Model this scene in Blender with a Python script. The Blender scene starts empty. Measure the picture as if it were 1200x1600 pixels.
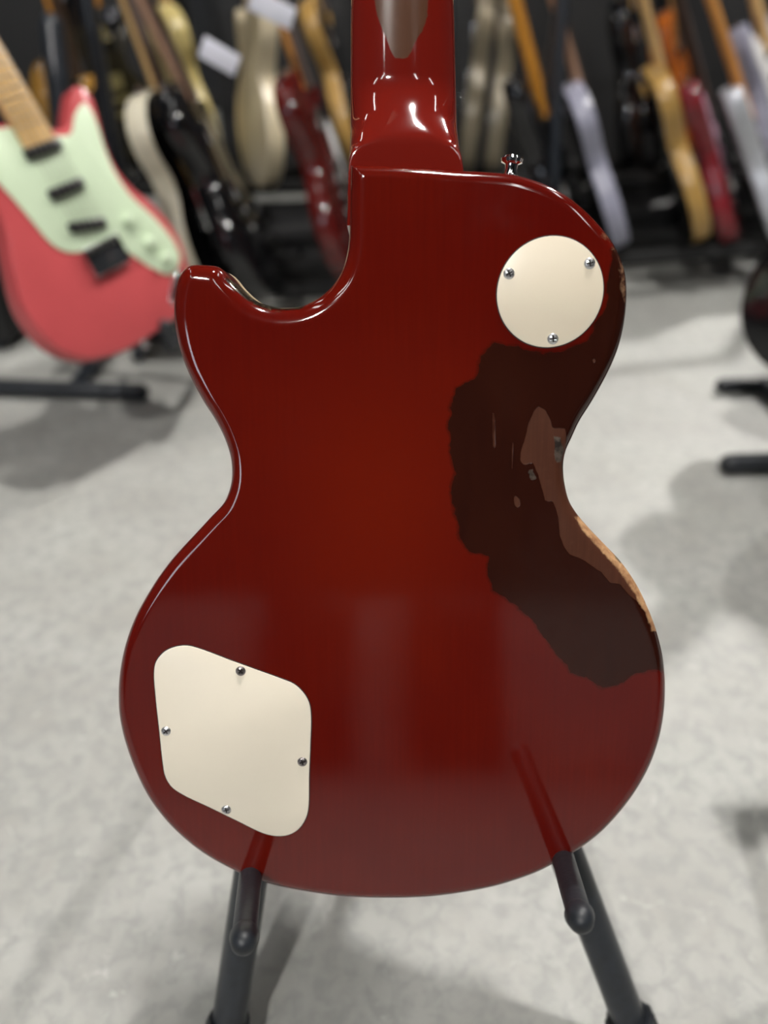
import bpy, bmesh, math, random
import numpy as np
from mathutils import Vector, Matrix
from mathutils.geometry import delaunay_2d_cdt

random.seed(7)
scene = bpy.context.scene
COL = scene.collection

# ------------------------------------------------------------------ camera, world, exposure
F = 1202.0                      # focal length in pixels of the 1200x1600 frame
PITCH = math.radians(35)        # the phone looks down
LEAN = math.radians(25)         # the guitar leans back
H = 0.70                       # phone height above the floor
D = 0.446                       # phone to guitar back along the axis
CAM = Vector((0, 0, H))
FWD = Vector((0, math.cos(PITCH), -math.sin(PITCH)))
UP = Vector((0, math.sin(PITCH), math.cos(PITCH)))
RIGHT = Vector((1, 0, 0))

cd = bpy.data.cameras.new('camera'); cam = bpy.data.objects.new('camera', cd); COL.objects.link(cam)
cam.location = CAM; cam.rotation_euler = (math.pi / 2 - PITCH, 0, 0)
cd.sensor_fit = 'VERTICAL'; cd.sensor_height = 36.0; cd.sensor_width = 27.0
cd.lens = F * 36.0 / 1600.0
cd.clip_start = 0.02; cd.clip_end = 60
cd.dof.use_dof = True; cd.dof.focus_distance = 0.447; cd.dof.aperture_fstop = 2.8
scene.camera = cam

w = bpy.data.worlds.new('world'); scene.world = w; w.use_nodes = True
w.node_tree.nodes['Background'].inputs[0].default_value = (0.55, 0.6, 0.7, 1)
w.node_tree.nodes['Background'].inputs[1].default_value = 0.15
scene.view_settings.view_transform = 'Standard'; scene.view_settings.look = 'None'
scene.view_settings.exposure = 0.0; scene.view_settings.gamma = 1.0
scene.view_settings.use_curve_mapping = False
LAMP = 20.5                     # radiance of the ceiling strip lights
SPOT = 1450.0                   # radiance of the small track spotlights

# ------------------------------------------------------------------ pixel helpers
def ray(px, py):
    return (RIGHT * ((px - 600) / F) + UP * ((800 - py) / F) + FWD)
EX = Vector((1, 0, 0)); EY = Vector((0, math.sin(LEAN), math.cos(LEAN))); EZ = EX.cross(EY)
CEN = CAM + FWD * D
def plane_pt(px, py, z=0.0):
    """world point where the pixel's ray meets the plane z above the guitar's back"""
    d = ray(px, py); t = ((CEN + EZ * z) - CAM).dot(EZ) / d.dot(EZ)
    return CAM + d * t
ORG = plane_pt(612, 1396, 0.0)           # base of the guitar body
def loc(px, py, z=0.0):
    p = plane_pt(px, py, z) - ORG
    return Vector((p.dot(EX), p.dot(EY), p.dot(EZ)))
def world_of(v):
    return ORG + EX * v[0] + EY * v[1] + EZ * v[2]
def vplane(px, py, Y):
    d = ray(px, py); return CAM + d * (Y / d.y)
def floor_pt(px, py, z=0.0):
    d = ray(px, py); return CAM + d * ((z - H) / d.z)
_R = np.array(RIGHT); _U = np.array(UP); _Fw = np.array(FWD)
def to_px(P):
    """local guitar coordinates (n,3) -> pixels (n,2)"""
    P = np.asarray(P)
    Wd = np.array(ORG) + P[:, :1] * np.array(EX) + P[:, 1:2] * np.array(EY) + P[:, 2:3] * np.array(EZ) - np.array(CAM)
    z = Wd @ _Fw
    return np.stack([600 + F * (Wd @ _R) / z, 800 - F * (Wd @ _U) / z], 1)

# ------------------------------------------------------------------ materials
def nt(name):
    m = bpy.data.materials.new(name); m.use_nodes = True
    return m, m.node_tree.nodes, m.node_tree.links, m.node_tree.nodes['Principled BSDF']
def mix(n, l, fac, a, b):
    x = n.new('ShaderNodeMix'); x.data_type = 'RGBA'
    for s, v in ((0, fac), (6, a), (7, b)):
        if hasattr(v, 'is_linked') or hasattr(v, 'node'): l.new(v, x.inputs[s])
        else: x.inputs[s].default_value = v if s == 0 else (*v, 1)
    return x.outputs[2]
def noise(n, l, scale, detail=4, rough=0.55, vec=None, dist=0.0):
    x = n.new('ShaderNodeTexNoise'); x.inputs['Scale'].default_value = scale
    x.inputs['Detail'].default_value = detail; x.inputs['Roughness'].default_value = rough
    x.inputs['Distortion'].default_value = dist
    if vec is not None: l.new(vec, x.inputs['Vector'])
    return x.outputs['Fac']
def ramp(n, l, src, a, b, lo=0.0, hi=1.0):
    x = n.new('ShaderNodeMapRange'); x.inputs[1].default_value = a; x.inputs[2].default_value = b
    x.inputs[3].default_value = lo; x.inputs[4].default_value = hi; l.new(src, x.inputs[0])
    return x.outputs[0]
def mth(n, l, op, a, b):
    x = n.new('ShaderNodeMath'); x.operation = op
    for i, v in enumerate((a, b)):
        if hasattr(v, 'node'): l.new(v, x.inputs[i])
        else: x.inputs[i].default_value = v
    return x.outputs[0]
def objcoord(n, l, sc=(1, 1, 1)):
    t = n.new('ShaderNodeTexCoord'); mp = n.new('ShaderNodeMapping'); mp.inputs['Scale'].default_value = sc
    l.new(t.outputs['Object'], mp.inputs['Vector']); return mp.outputs['Vector']
def bump(n, l, b, h, strength, dist=0.001):
    x = n.new('ShaderNodeBump'); x.inputs['Strength'].default_value = strength; x.inputs['Distance'].default_value = dist
    l.new(h, x.inputs['Height']); l.new(x.outputs[0], b.inputs['Normal'])
def pm(name, c, rough=0.4, metal=0.0, var=0.12, scale=25, bmp=0.0, stretch=(1, 1, 1), coat=0.0):
    """plain procedural material: a colour with a soft noise variation"""
    m, n, l, b = nt(name)
    v = objcoord(n, l, stretch); f = noise(n, l, scale, 4, 0.6, v)
    c2 = tuple(max(0, x * (1 - 2 * var)) for x in c); c3 = tuple(min(1, x * (1 + var)) for x in c)
    l.new(mix(n, l, ramp(n, l, f, 0.3, 0.7), c2, c3), b.inputs['Base Color'])
    b.inputs['Roughness'].default_value = rough; b.inputs['Metallic'].default_value = metal
    b.inputs['Coat Weight'].default_value = coat; b.inputs['Coat Roughness'].default_value = 0.05
    if bmp: bump(n, l, b, f, bmp)
    return m
def glow(name, c, s):
    m, n, l, b = nt(name)
    f = noise(n, l, 3.0, 2, 0.5, objcoord(n, l))
    b.inputs['Base Color'].default_value = (0.8, 0.8, 0.8, 1)
    l.new(mix(n, l, f, tuple(x * 0.97 for x in c), c), b.inputs['Emission Color']); b.inputs['Emission Strength'].default_value = s
    return m

def attr(n, name):
    a = n.new('ShaderNodeAttribute'); a.attribute_type = 'GEOMETRY'; a.attribute_name = name
    return a.outputs['Fac']
def finish_material(name, neck=False):
    m, n, l, b = nt(name)
    v = objcoord(n, l)
    grain = noise(n, l, 1.0, 5, 0.6, objcoord(n, l, (420, 16, 60)))
    broad = noise(n, l, 9.0, 3, 0.5, v)
    fine = noise(n, l, 160.0, 4, 0.6, v)
    edgen = noise(n, l, 70.0, 4, 0.6, v)
    red = mix(n, l, ramp(n, l, broad, 0.35, 0.65), (0.098, 0.0040, 0.0022), (0.122, 0.0062, 0.0022))
    red = mix(n, l, ramp(n, l, grain, 0.35, 0.75, 0.0, 0.35), red, (0.075, 0.0030, 0.0016))
    if neck: red = mix(n, l, 0.6, red, (0.19, 0.013, 0.008))
    # the cherry stain fades to orange in the middle of the back
    if not neck:
        fade = attr(n, 'fade')
        red = mix(n, l, fade, red, (0.148, 0.0085, 0.0020))
    dull = 0.0
    def mask(a, amp, w, off=0.0, nz=edgen):
        s = mth(n, l, 'ADD', attr(n, a), mth(n, l, 'MULTIPLY', mth(n, l, 'SUBTRACT', nz, 0.5 - off), amp))
        return ramp(n, l, s, -w, w)
    col = red
    woodc = mix(n, l, ramp(n, l, grain, 0.3, 0.7), (0.062, 0.019, 0.0095), (0.085, 0.029, 0.015))
    woodc = mix(n, l, ramp(n, l, fine, 0.55, 0.75, 0.0, 0.35), woodc, (0.105, 0.045, 0.028))
    if not neck:
        dk = mix(n, l, ramp(n, l, grain, 0.3, 0.75), (0.0215, 0.0042, 0.0022), (0.0310, 0.0064, 0.0030))
        dk = mix(n, l, ramp(n, l, noise(n, l, 22, 4, 0.6, objcoord(n, l, (1, 0.45, 1))), 0.5, 0.75, 0.0, 0.5), dk, (0.040, 0.0085, 0.0038))
        mdark = mask('dark', 22, 3.0)
        col = mix(n, l, mdark, col, dk)
        # darker halo line along the rim of the stain
        mw = mask('wood', 6, 0.8)
        col = mix(n, l, mw, col, woodc)
        mc = mask('chip', 8, 0.8, nz=fine)
        chipc = mix(n, l, ramp(n, l, fine, 0.4, 0.6), (0.022, 0.016, 0.013), (0.10, 0.075, 0.06))
        col = mix(n, l, mc, col, chipc)
        mg = mask('gold', 10, 1.5, nz=fine)
        goldc = mix(n, l, ramp(n, l, fine, 0.35, 0.7), (0.27, 0.125, 0.055), (0.56, 0.33, 0.16))
        col = mix(n, l, mg, col, goldc)
        mr = mask('rim', 26, 3.0, off=-0.16, nz=fine)
        col = mix(n, l, mr, col, mix(n, l, ramp(n, l, fine, 0.45, 0.62), (0.07, 0.022, 0.012), (0.24, 0.14, 0.08)))
        mgrime = mask('grime', 12, 1.5, nz=fine)
        col = mix(n, l, mgrime, col, mix(n, l, ramp(n, l, fine, 0.5, 0.62), (0.010, 0.007, 0.004), (0.10, 0.08, 0.05)))
        rough = mth(n, l, 'ADD', ramp(n, l, mw, 0, 1, 0.075, 0.30), mth(n, l, 'MULTIPLY', mdark, 0.05))
        rough = mth(n, l, 'ADD', rough, mth(n, l, 'MULTIPLY', mg, 0.35))
        # hazy polish smears
        rough = mth(n, l, 'ADD', rough, ramp(n, l, noise(n, l, 14, 5, 0.7, v, 0.6), 0.52, 0.75, 0.0, 0.10))
        l.new(rough, b.inputs['Roughness'])
        l.new(ramp(n, l, mw, 0, 1, 0.5, 0.25), b.inputs['Specular IOR Level'])
        hgt = mth(n, l, 'ADD', mth(n, l, 'MULTIPLY', mw, -0.5), mth(n, l, 'MULTIPLY', fine, 0.03))
        bump(n, l, b, hgt, 0.5, 0.0006)
    else:
        mw = mask('wood', 10, 1.2)
        col = mix(n, l, mw, col, mix(n, l, 0.5, woodc, (0.115, 0.055, 0.030)))
        l.new(ramp(n, l, mw, 0, 1, 0.07, 0.24), b.inputs['Roughness'])
        l.new(ramp(n, l, mw, 0, 1, 0.5, 0.14), b.inputs['Specular IOR Level'])
        bump(n, l, b, mth(n, l, 'MULTIPLY', fine, 0.04), 0.4, 0.0006)
    l.new(col, b.inputs['Base Color'])
    b.inputs['IOR'].default_value = 1.62
    return m

M = {}
M['body'] = finish_material('worn cherry lacquer')
M['neckfin'] = finish_material('cherry neck lacquer', neck=True)
M['red'] = pm('cherry lacquer plain', (0.10, 0.005, 0.003), 0.1, var=0.15)
M['cream'] = pm('cream plastic', (0.83, 0.735, 0.575), 0.33, var=0.012, scale=14)
M['creamold'] = pm('aged cream plastic', (0.86, 0.785, 0.645), 0.33, var=0.012, scale=14)
M['chrome'] = pm('polished chrome', (0.75, 0.76, 0.78), 0.08, 1.0, var=0.04)
M['screwsteel'] = pm('screw steel', (0.70, 0.70, 0.72), 0.30, 1.0, var=0.1, scale=300)
M['screwold'] = pm('tarnished screw steel', (0.34, 0.31, 0.31), 0.34, 1.0, var=0.2, scale=300)
M['recess'] = pm('dark recess', (0.012, 0.006, 0.005), 0.6)
M['binding'] = pm('aged binding', (0.55, 0.42, 0.24), 0.35)
M['flametop'] = pm('sunburst maple top', (0.35, 0.10, 0.03), 0.1, var=0.3, stretch=(40, 4, 1), scale=1)
M['rosewood'] = pm('rosewood', (0.045, 0.022, 0.014), 0.5, var=0.3, stretch=(10, 1, 10))
M['maple'] = pm('maple', (0.62, 0.40, 0.17), 0.3, var=0.1, stretch=(8, 1, 8))
M['amberneck'] = pm('amber maple', (0.62, 0.27, 0.035), 0.25, var=0.12, stretch=(8, 1, 8))
M['tanneck'] = pm('tan mahogany', (0.42, 0.25, 0.165), 0.35, var=0.12, stretch=(8, 1, 8))
M['orangeneck'] = pm('orange maple', (0.66, 0.30, 0.075), 0.3, var=0.1, stretch=(8, 1, 8))
M['fretwire'] = pm('nickel fret wire', (0.55, 0.52, 0.47), 0.3, 1.0)
M['black'] = pm('gloss black lacquer', (0.006, 0.006, 0.007), 0.09, var=0.2)
M['blackp'] = pm('black plastic', (0.012, 0.012, 0.013), 0.35, var=0.2)
M['tube'] = pm('black powder-coated tube', (0.020, 0.024, 0.031), 0.30, var=0.15, scale=120, bmp=0.05)
M['rubber'] = pm('black rubber', (0.013, 0.016, 0.021), 0.45, var=0.2, scale=160, bmp=0.25)
M['foam'] = pm('black foam', (0.012, 0.012, 0.012), 0.9, var=0.2, scale=300, bmp=0.4)
M['pinkred'] = pm('faded fiesta red', (0.50, 0.080, 0.086), 0.22, var=0.05, scale=8)
M['mint'] = pm('mint plastic', (0.58, 0.70, 0.50), 0.35, var=0.03, scale=10)
M['amber'] = pm('amber lacquer edge', (0.33, 0.17, 0.03), 0.25, var=0.12, stretch=(1, 6, 1))
M['goldtop'] = pm('gold brown edge', (0.42, 0.25, 0.07), 0.3, var=0.1)
M['creamedge'] = pm('cream edge', (0.62, 0.58, 0.45), 0.35, var=0.06)
M['paleyellow'] = pm('pale yellow lacquer', (0.66, 0.54, 0.22), 0.3, var=0.12, scale=6)
M['creambody'] = pm('vintage cream lacquer', (0.68, 0.59, 0.41), 0.3, var=0.05)
M['winered'] = pm('wine red lacquer', (0.085, 0.006, 0.005), 0.15, var=0.2)
M['redburst'] = pm('candy red lacquer', (0.20, 0.015, 0.022), 0.15, var=0.2)
M['sunburst'] = pm('orange burst lacquer', (0.40, 0.10, 0.01), 0.18, var=0.25)
M['olivewood'] = pm('olive brown wood', (0.25, 0.21, 0.14), 0.35, var=0.15, stretch=(10, 1, 10), scale=8)
M['silver'] = pm('silver sparkle lacquer', (0.50, 0.52, 0.56), 0.3, 0.3, var=0.08)
M['lavender'] = pm('lavender grey lacquer', (0.30, 0.30, 0.38), 0.3, var=0.08)
M['white'] = pm('white plastic', (0.78, 0.77, 0.76), 0.35, var=0.02)
M['pinkplate'] = pm('pink plastic', (0.62, 0.38, 0.50), 0.3, var=0.05)
M['greyedge'] = pm('charcoal lacquer', (0.055, 0.058, 0.072), 0.3, var=0.1)
M['card'] = pm('price card', (0.70, 0.71, 0.80), 0.6, var=0.02)
M['tolex'] = pm('black tolex', (0.011, 0.011, 0.012), 0.55, var=0.2, scale=400, bmp=0.3)
M['grille'] = pm('black grille cloth', (0.018, 0.018, 0.019), 0.8, var=0.3, scale=500)
M['case'] = pm('grey case fabric', (0.30, 0.28, 0.26), 0.7, var=0.1)
M['wallpaint'] = pm('charcoal wall paint', (0.016, 0.018, 0.022), 0.7, var=0.15, scale=3)
M['ceil'] = pm('dark ceiling', (0.03, 0.03, 0.032), 0.8, var=0.1, scale=2)
M['housing'] = pm('white enamel housing', (0.7, 0.7, 0.7), 0.4, var=0.02)
M['spot'] = glow('spotlight lens', (1.0, 0.965, 0.92), SPOT)
M['spotfar'] = glow('far spotlight lens', (1.0, 0.965, 0.92), SPOT * 2.1)
M['lamp'] = glow('strip diffuser', (1.0, 0.985, 0.95), LAMP)
M['day'] = glow('daylight pane', (0.80, 0.88, 1.0), 7.0)
M['veilpanel'] = pm('pale added veil panel', (0.55, 0.54, 0.53), 0.6, var=0.06, scale=3)
M['skirting'] = pm('black skirting', (0.02, 0.02, 0.02), 0.5)
M['skin'] = pm('skin', (0.42, 0.245, 0.17), 0.45, var=0.08, scale=60, bmp=0.1)
M['sleeve'] = pm('dark sleeve', (0.02, 0.022, 0.03), 0.85, var=0.2, scale=200, bmp=0.3)

def floor_material():
    m, n, l, b = nt('polished concrete')
    v = objcoord(n, l)
    a = noise(n, l, 1.3, 4, 0.55, v); c = noise(n, l, 9.0, 6, 0.65, v, 0.4); d = noise(n, l, 55.0, 5, 0.6, v, 0.5); e = noise(n, l, 26.0, 6, 0.7, v, 1.2)
    col = mix(n, l, ramp(n, l, a, 0.35, 0.65), (0.305, 0.300, 0.278), (0.385, 0.385, 0.358))
    col = mix(n, l, ramp(n, l, c, 0.35, 0.70, 0.0, 0.8), col, (0.440, 0.448, 0.425))
    col = mix(n, l, ramp(n, l, d, 0.44, 0.62, 0.0, 0.8), col, (0.290, 0.295, 0.278))
    col = mix(n, l, ramp(n, l, e, 0.60, 0.74, 0.0, 0.7), col, (0.62, 0.63, 0.60))
    l.new(col, b.inputs['Base Color'])
    l.new(ramp(n, l, c, 0.3, 0.7, 0.46, 0.62), b.inputs['Roughness'])
    bump(n, l, b, d, 0.05, 0.001)
    return m
M['floor'] = floor_material()

# ------------------------------------------------------------------ mesh helpers
def link(name, me, mats, parent=None, smooth=True, matrix=None):
    o = bpy.data.objects.new(name, me); COL.objects.link(o)
    for mm in (mats if isinstance(mats, (list, tuple)) else [mats]): me.materials.append(M[mm])
    if smooth:
        for p in me.polygons: p.use_smooth = True
    if parent is not None: o.parent = parent
    if matrix is not None: o.matrix_local = matrix
    return o
def mesh(name, V, Fc, mats, parent=None, smooth=True, idx=None, sharp=None):
    me = bpy.data.meshes.new(name); me.from_pydata([tuple(v) for v in V], [], Fc); me.update()
    o = link(name, me, mats, parent, smooth)
    if idx is not None:
        for p, i in zip(me.polygons, idx): p.material_index = i
    if sharp is not None and smooth: me.set_sharp_from_angle(angle=math.radians(sharp))
    return o
def empty(name, matrix):
    e = bpy.data.objects.new(name, None); COL.objects.link(e); e.empty_display_size = 0.05
    e.matrix_world = matrix; return e
def tag(o, label, cat, group=None):
    o['label'] = label; o['category'] = cat
    if group: o['group'] = group
    return o
def frame(origin, x, y, z):
    return Matrix(((x[0], y[0], z[0], origin[0]), (x[1], y[1], z[1], origin[1]), (x[2], y[2], z[2], origin[2]), (0, 0, 0, 1)))
def box_data(c, s, bev=0.0, rot=None):
    bm = bmesh.new(); bmesh.ops.create_cube(bm, size=1.0)
    for v in bm.verts: v.co = Vector((v.co.x * s[0], v.co.y * s[1], v.co.z * s[2]))
    if bev: bmesh.ops.bevel(bm, geom=bm.edges[:], offset=bev, segments=2, profile=0.5, affect='EDGES')
    R = rot if rot is not None else Matrix.Identity(3)
    for v in bm.verts: v.co = R @ v.co + Vector(c)
    return bm
def bm_obj(name, bm, mat, parent=None, smooth=True, sharp=35):
    me = bpy.data.meshes.new(name); bm.normal_update(); bm.to_mesh(me); bm.free()
    o = link(name, me, mat, parent, smooth)
    if smooth: me.set_sharp_from_angle(angle=math.radians(sharp))
    return o
def box(name, c, s, mat, parent=None, bev=0.002, rot=None):
    return bm_obj(name, box_data(c, s, bev, rot), mat, parent)
def ortho(d):
    d = Vector(d).normalized(); a = Vector((0, 0, 1)) if abs(d.z) < 0.9 else Vector((1, 0, 0))
    u = d.cross(a).normalized(); return u, d.cross(u).normalized(), d
def tube_data(path, radii, seg=20, cap='round'):
    """tube along a path with its own radius at each point; round caps are domes"""
    P = [Vector(p) for p in path]; R = list(radii) if hasattr(radii, '__len__') else [radii] * len(P)
    if cap == 'round':
        d0 = (P[0] - P[1]).normalized(); d1 = (P[-1] - P[-2]).normalized()
        pre = [(P[0] + d0 * R[0] * math.sin(t), R[0] * math.cos(t)) for t in (1.45, 1.1, 0.7, 0.35)]
        post = [(P[-1] + d1 * R[-1] * math.sin(t), R[-1] * math.cos(t)) for t in (0.35, 0.7, 1.1, 1.45)]
        P = [p for p, _ in pre] + P + [p for p, _ in post]; R = [r for _, r in pre] + R + [r for _, r in post]
    V, Fc = [], []; prevu = None
    for i, p in enumerate(P):
        d = (P[min(i + 1, len(P) - 1)] - P[max(i - 1, 0)]).normalized()
        if prevu is None: u, v2, _ = ortho(d)
        else:
            u = (prevu - d * prevu.dot(d)).normalized(); v2 = d.cross(u)
        prevu = u
        for k in range(seg):
            a = 2 * math.pi * k / seg
            V.append(p + u * (R[i] * math.cos(a)) + v2 * (R[i] * math.sin(a)))
    for i in range(len(P) - 1):
        for k in range(seg):
            a, b2 = i * seg + k, i * seg + (k + 1) % seg
            Fc.append((a, b2, b2 + seg, a + seg))
    Fc.append(tuple(range(seg))[::-1]); Fc.append(tuple(range((len(P) - 1) * seg, len(P) * seg)))
    return V, Fc
def tube(name, path, radii, mat, parent=None, seg=20, cap='round'):
    V, Fc = tube_data(path, radii, seg, cap); return mesh(name, V, Fc, mat, parent, True, sharp=50)
def lathe(name, prof, base, axis, mat, parent=None, seg=28):
    """prof: list of (radius, height) along axis from base"""
    u, v2, d = ortho(axis); base = Vector(base); V, Fc = [], []
    for r, h in prof:
        for k in range(seg):
            a = 2 * math.pi * k / seg; V.append(base + d * h + (u * math.cos(a) + v2 * math.sin(a)) * r)
    for i in range(len(prof) - 1):
        for k in range(seg):
            a, b2 = i * seg + k, i * seg + (k + 1) % seg; Fc.append((a, b2, b2 + seg, a + seg))
    Fc.append(tuple(range(seg))[::-1]); Fc.append(tuple(range((len(prof) - 1) * seg, len(prof) * seg)))
    return mesh(name, V, Fc, mat, parent, True, sharp=40)
def catmull(pts, n=8, corners=()):
    P = [np.array(p, float) for p in pts]; N = len(P); out = []
    for i in range(N):
        p0, p1, p2, p3 = P[i - 1], P[i], P[(i + 1) % N], P[(i + 2) % N]
        if i in corners: p0 = p1 - (p2 - p1)
        if (i + 1) % N in corners: p3 = p2 + (p2 - p1)
        t01, t12, t23 = [max(np.linalg.norm(b - a), 1e-9) ** 0.5 for a, b in ((p0, p1), (p1, p2), (p2, p3))]
        m1 = (p2 - p1) + t12 * ((p1 - p0) / t01 - (p2 - p0) / (t01 + t12))
        m2 = (p2 - p1) + t12 * ((p3 - p2) / t23 - (p3 - p1) / (t12 + t23))
        for k in range(n):
            t = k / n
            out.append((2 * t**3 - 3 * t**2 + 1) * p1 + (t**3 - 2 * t**2 + t) * m1 + (-2 * t**3 + 3 * t**2) * p2 + (t**3 - t**2) * m2)
    return np.array(out)
def resample(loop, step):
    L = np.vstack([loop, loop[:1]]); d = np.r_[0, np.cumsum(np.linalg.norm(np.diff(L, axis=0), axis=1))]
    k = int(d[-1] / step); s = np.linspace(0, d[-1], k, endpoint=False)
    return np.stack([np.interp(s, d, L[:, 0]), np.interp(s, d, L[:, 1])], 1)
def sdf(P, poly):
    """signed distance, positive inside"""
    P = np.asarray(P, float); A = np.asarray(poly, float); B = np.roll(A, -1, 0)
    best = np.full(len(P), 1e9); inside = np.zeros(len(P), bool)
    for a, b in zip(A, B):
        ab = b - a; t = np.clip(((P - a) @ ab) / max(ab @ ab, 1e-12), 0, 1)
        best = np.minimum(best, np.linalg.norm(P - a - t[:, None] * ab, axis=1))
        c = (a[1] > P[:, 1]) != (b[1] > P[:, 1])
        if a[1] != b[1]: inside ^= c & (P[:, 0] < (b[0] - a[0]) * (P[:, 1] - a[1]) / (b[1] - a[1]) + a[0])
    return np.where(inside, best, -best)
def normals_in(loop):
    t = np.roll(loop, -1, 0) - np.roll(loop, 1, 0); t /= np.linalg.norm(t, axis=1)[:, None]
    n = np.stack([-t[:, 1], t[:, 0]], 1)
    area = 0.5 * np.sum(loop[:, 0] * np.roll(loop[:, 1], -1) - np.roll(loop[:, 0], -1) * loop[:, 1])
    return n if area > 0 else -n
def slab(name, loop, z0, z1, bev, mats, parent=None, two=False, crown=0.0):
    """flat plate with rounded rims; z1 > z0; two: faces slot 0, side slot 1"""
    loop = np.asarray(loop); n = normals_in(loop)
    area = 0.5 * np.sum(loop[:, 0] * np.roll(loop[:, 1], -1) - np.roll(loop[:, 0], -1) * loop[:, 1])
    if area < 0: loop = loop[::-1]; n = n[::-1]
    rings = [(bev, z0), (bev * 0.3, z0 + bev * 0.3), (0, z0 + bev), (0, z1 - bev), (bev * 0.3, z1 - bev * 0.3), (bev, z1)]
    V, Fc, ix = [], [], []; N = len(loop)
    for off, z in rings:
        q = loop + n * off; V += [(x, y, z) for x, y in q]
    for r in range(len(rings) - 1):
        for k in range(N):
            a, b2 = r * N + k, r * N + (k + 1) % N; Fc.append((a, b2, b2 + N, a + N)); ix.append(1 if two else 0)
    Fc.append(tuple(range(N))[::-1]); ix.append(0)
    Fc.append(tuple(range((len(rings) - 1) * N, len(rings) * N))); ix.append(0)
    return mesh(name, V, Fc, mats, parent, True, ix, sharp=35)

# ------------------------------------------------------------------ the shop: floor, walls, ceiling, lamps
def struct(o): o['kind'] = 'structure'; return o
X0, X1, Y0, Y1, ZC = -4.6, 4.6, -5.0, 5.4, 3.6
struct(box('floor', ((X0 + X1) / 2, (Y0 + Y1) / 2, -0.05), (X1 - X0 + 0.4, Y1 - Y0 + 0.4, 0.1), 'floor', bev=0))
struct(box('ceiling', ((X0 + X1) / 2, (Y0 + Y1) / 2, ZC + 0.05), (X1 - X0 + 0.4, Y1 - Y0 + 0.4, 0.1), 'ceil', bev=0))
struct(box('wall_front', ((X0 + X1) / 2, Y1 + 0.05, ZC / 2), (X1 - X0, 0.1, ZC), 'wallpaint', bev=0))
struct(box('wall_back', ((X0 + X1) / 2, Y0 - 0.05, ZC / 2), (X1 - X0, 0.1, ZC), 'wallpaint', bev=0))
struct(box('wall_right', (X1 + 0.05, (Y0 + Y1) / 2, ZC / 2), (0.1, Y1 - Y0, ZC), 'wallpaint', bev=0))
struct(box('wall_left', (X0 - 0.05, (Y0 + Y1) / 2, ZC / 2), (0.1, Y1 - Y0, ZC), 'wallpaint', bev=0))
struct(box('baseboard_front', (0, Y1 - 0.01, 0.05), (X1 - X0, 0.02, 0.1), 'skirting', bev=0.003))
# daylight window high in the back wall, left of the photographer
wn = struct(box('window_1', (-3.35, Y0 + 0.012, 2.6), (1.7, 0.024, 1.5), 'housing', bev=0.003))
for i in range(3):
    for j in range(2):
        box('pane', (-3.35 + (i - 1) * 0.55, Y0 + 0.027, 2.6 + (j - 0.5) * 0.72), (0.48, 0.012, 0.64), 'day', wn, bev=0)
struct(box('veil_trim_1', (0, Y0 + 0.01, 0.6), (X1 - X0, 0.02, 1.2), 'veilpanel', bev=0.003))  # unseen pale panel, added to reflect as a light veil in the lacquer
strips = [(0.85, -2.15, 'added far behind the phone to light the floor, right of the middle'), (-1.55, -2.25, 'added far behind the phone to light the floor, left of the middle'), (-1.7, 1.0, 'left of the guitar, toward the rack'), (2.0, 1.4, 'right of the guitar, toward the rack'),  # these two are added to brighten the floor behind the phone
          (-2.1, -1.3, 'behind the phone on the left'), (2.1, -1.1, 'behind the phone on the right'),
          (-2.6, 3.4, 'in the far left corner')]
for x, y, where in strips:
    t = tag(empty('strip_light', Matrix.Translation((x, y, ZC))), 'white ceiling strip light ' + where, 'light', 'ceiling strip lights')
    box('housing', (0, 0, -0.03), (0.14, 1.3, 0.06), 'housing', t, 0.008)
    box('diffuser', (0, 0, -0.068), (0.10, 1.22, 0.016), 'lamp', t, 0.004)

def spotlight(x, y, aim, where, r=0.075, mat='spot'):
    p = Vector((x, y, ZC - 0.22)); d = (Vector(aim) - p).normalized(); u, v, _ = ortho(d)
    t = tag(empty('track_spotlight', frame(p, u, v, d)), 'small round track spotlight ' + where, 'light', 'track spotlights')
    lathe('can', [(0.05, -0.10), (r + 0.012, -0.06), (r + 0.012, 0.012), (r + 0.004, 0.014)], (0, 0, 0), (0, 0, 1), 'housing', t, 28)
    lathe('lens', [(r, 0.0), (r, 0.016), (r * 0.98, 0.018)], (0, 0, 0), (0, 0, 1), mat, t, 28)
    up = t.matrix_world.inverted() @ Vector((x, y, ZC))
    tube('stem', [(0, 0, -0.08), up], 0.012, 'housing', t, 10)
spotlight(2.5, 4.3, (0.3, 1.0, 0), 'beyond the rack on the right', mat='spotfar')
spotlight(0.35, 1.30, (0.0, 0.4, 0), 'beyond the foreground guitar, right of the middle')
spotlight(-0.9, -1.9, (0.0, 0.5, 0.3), 'behind the phone')

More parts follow.
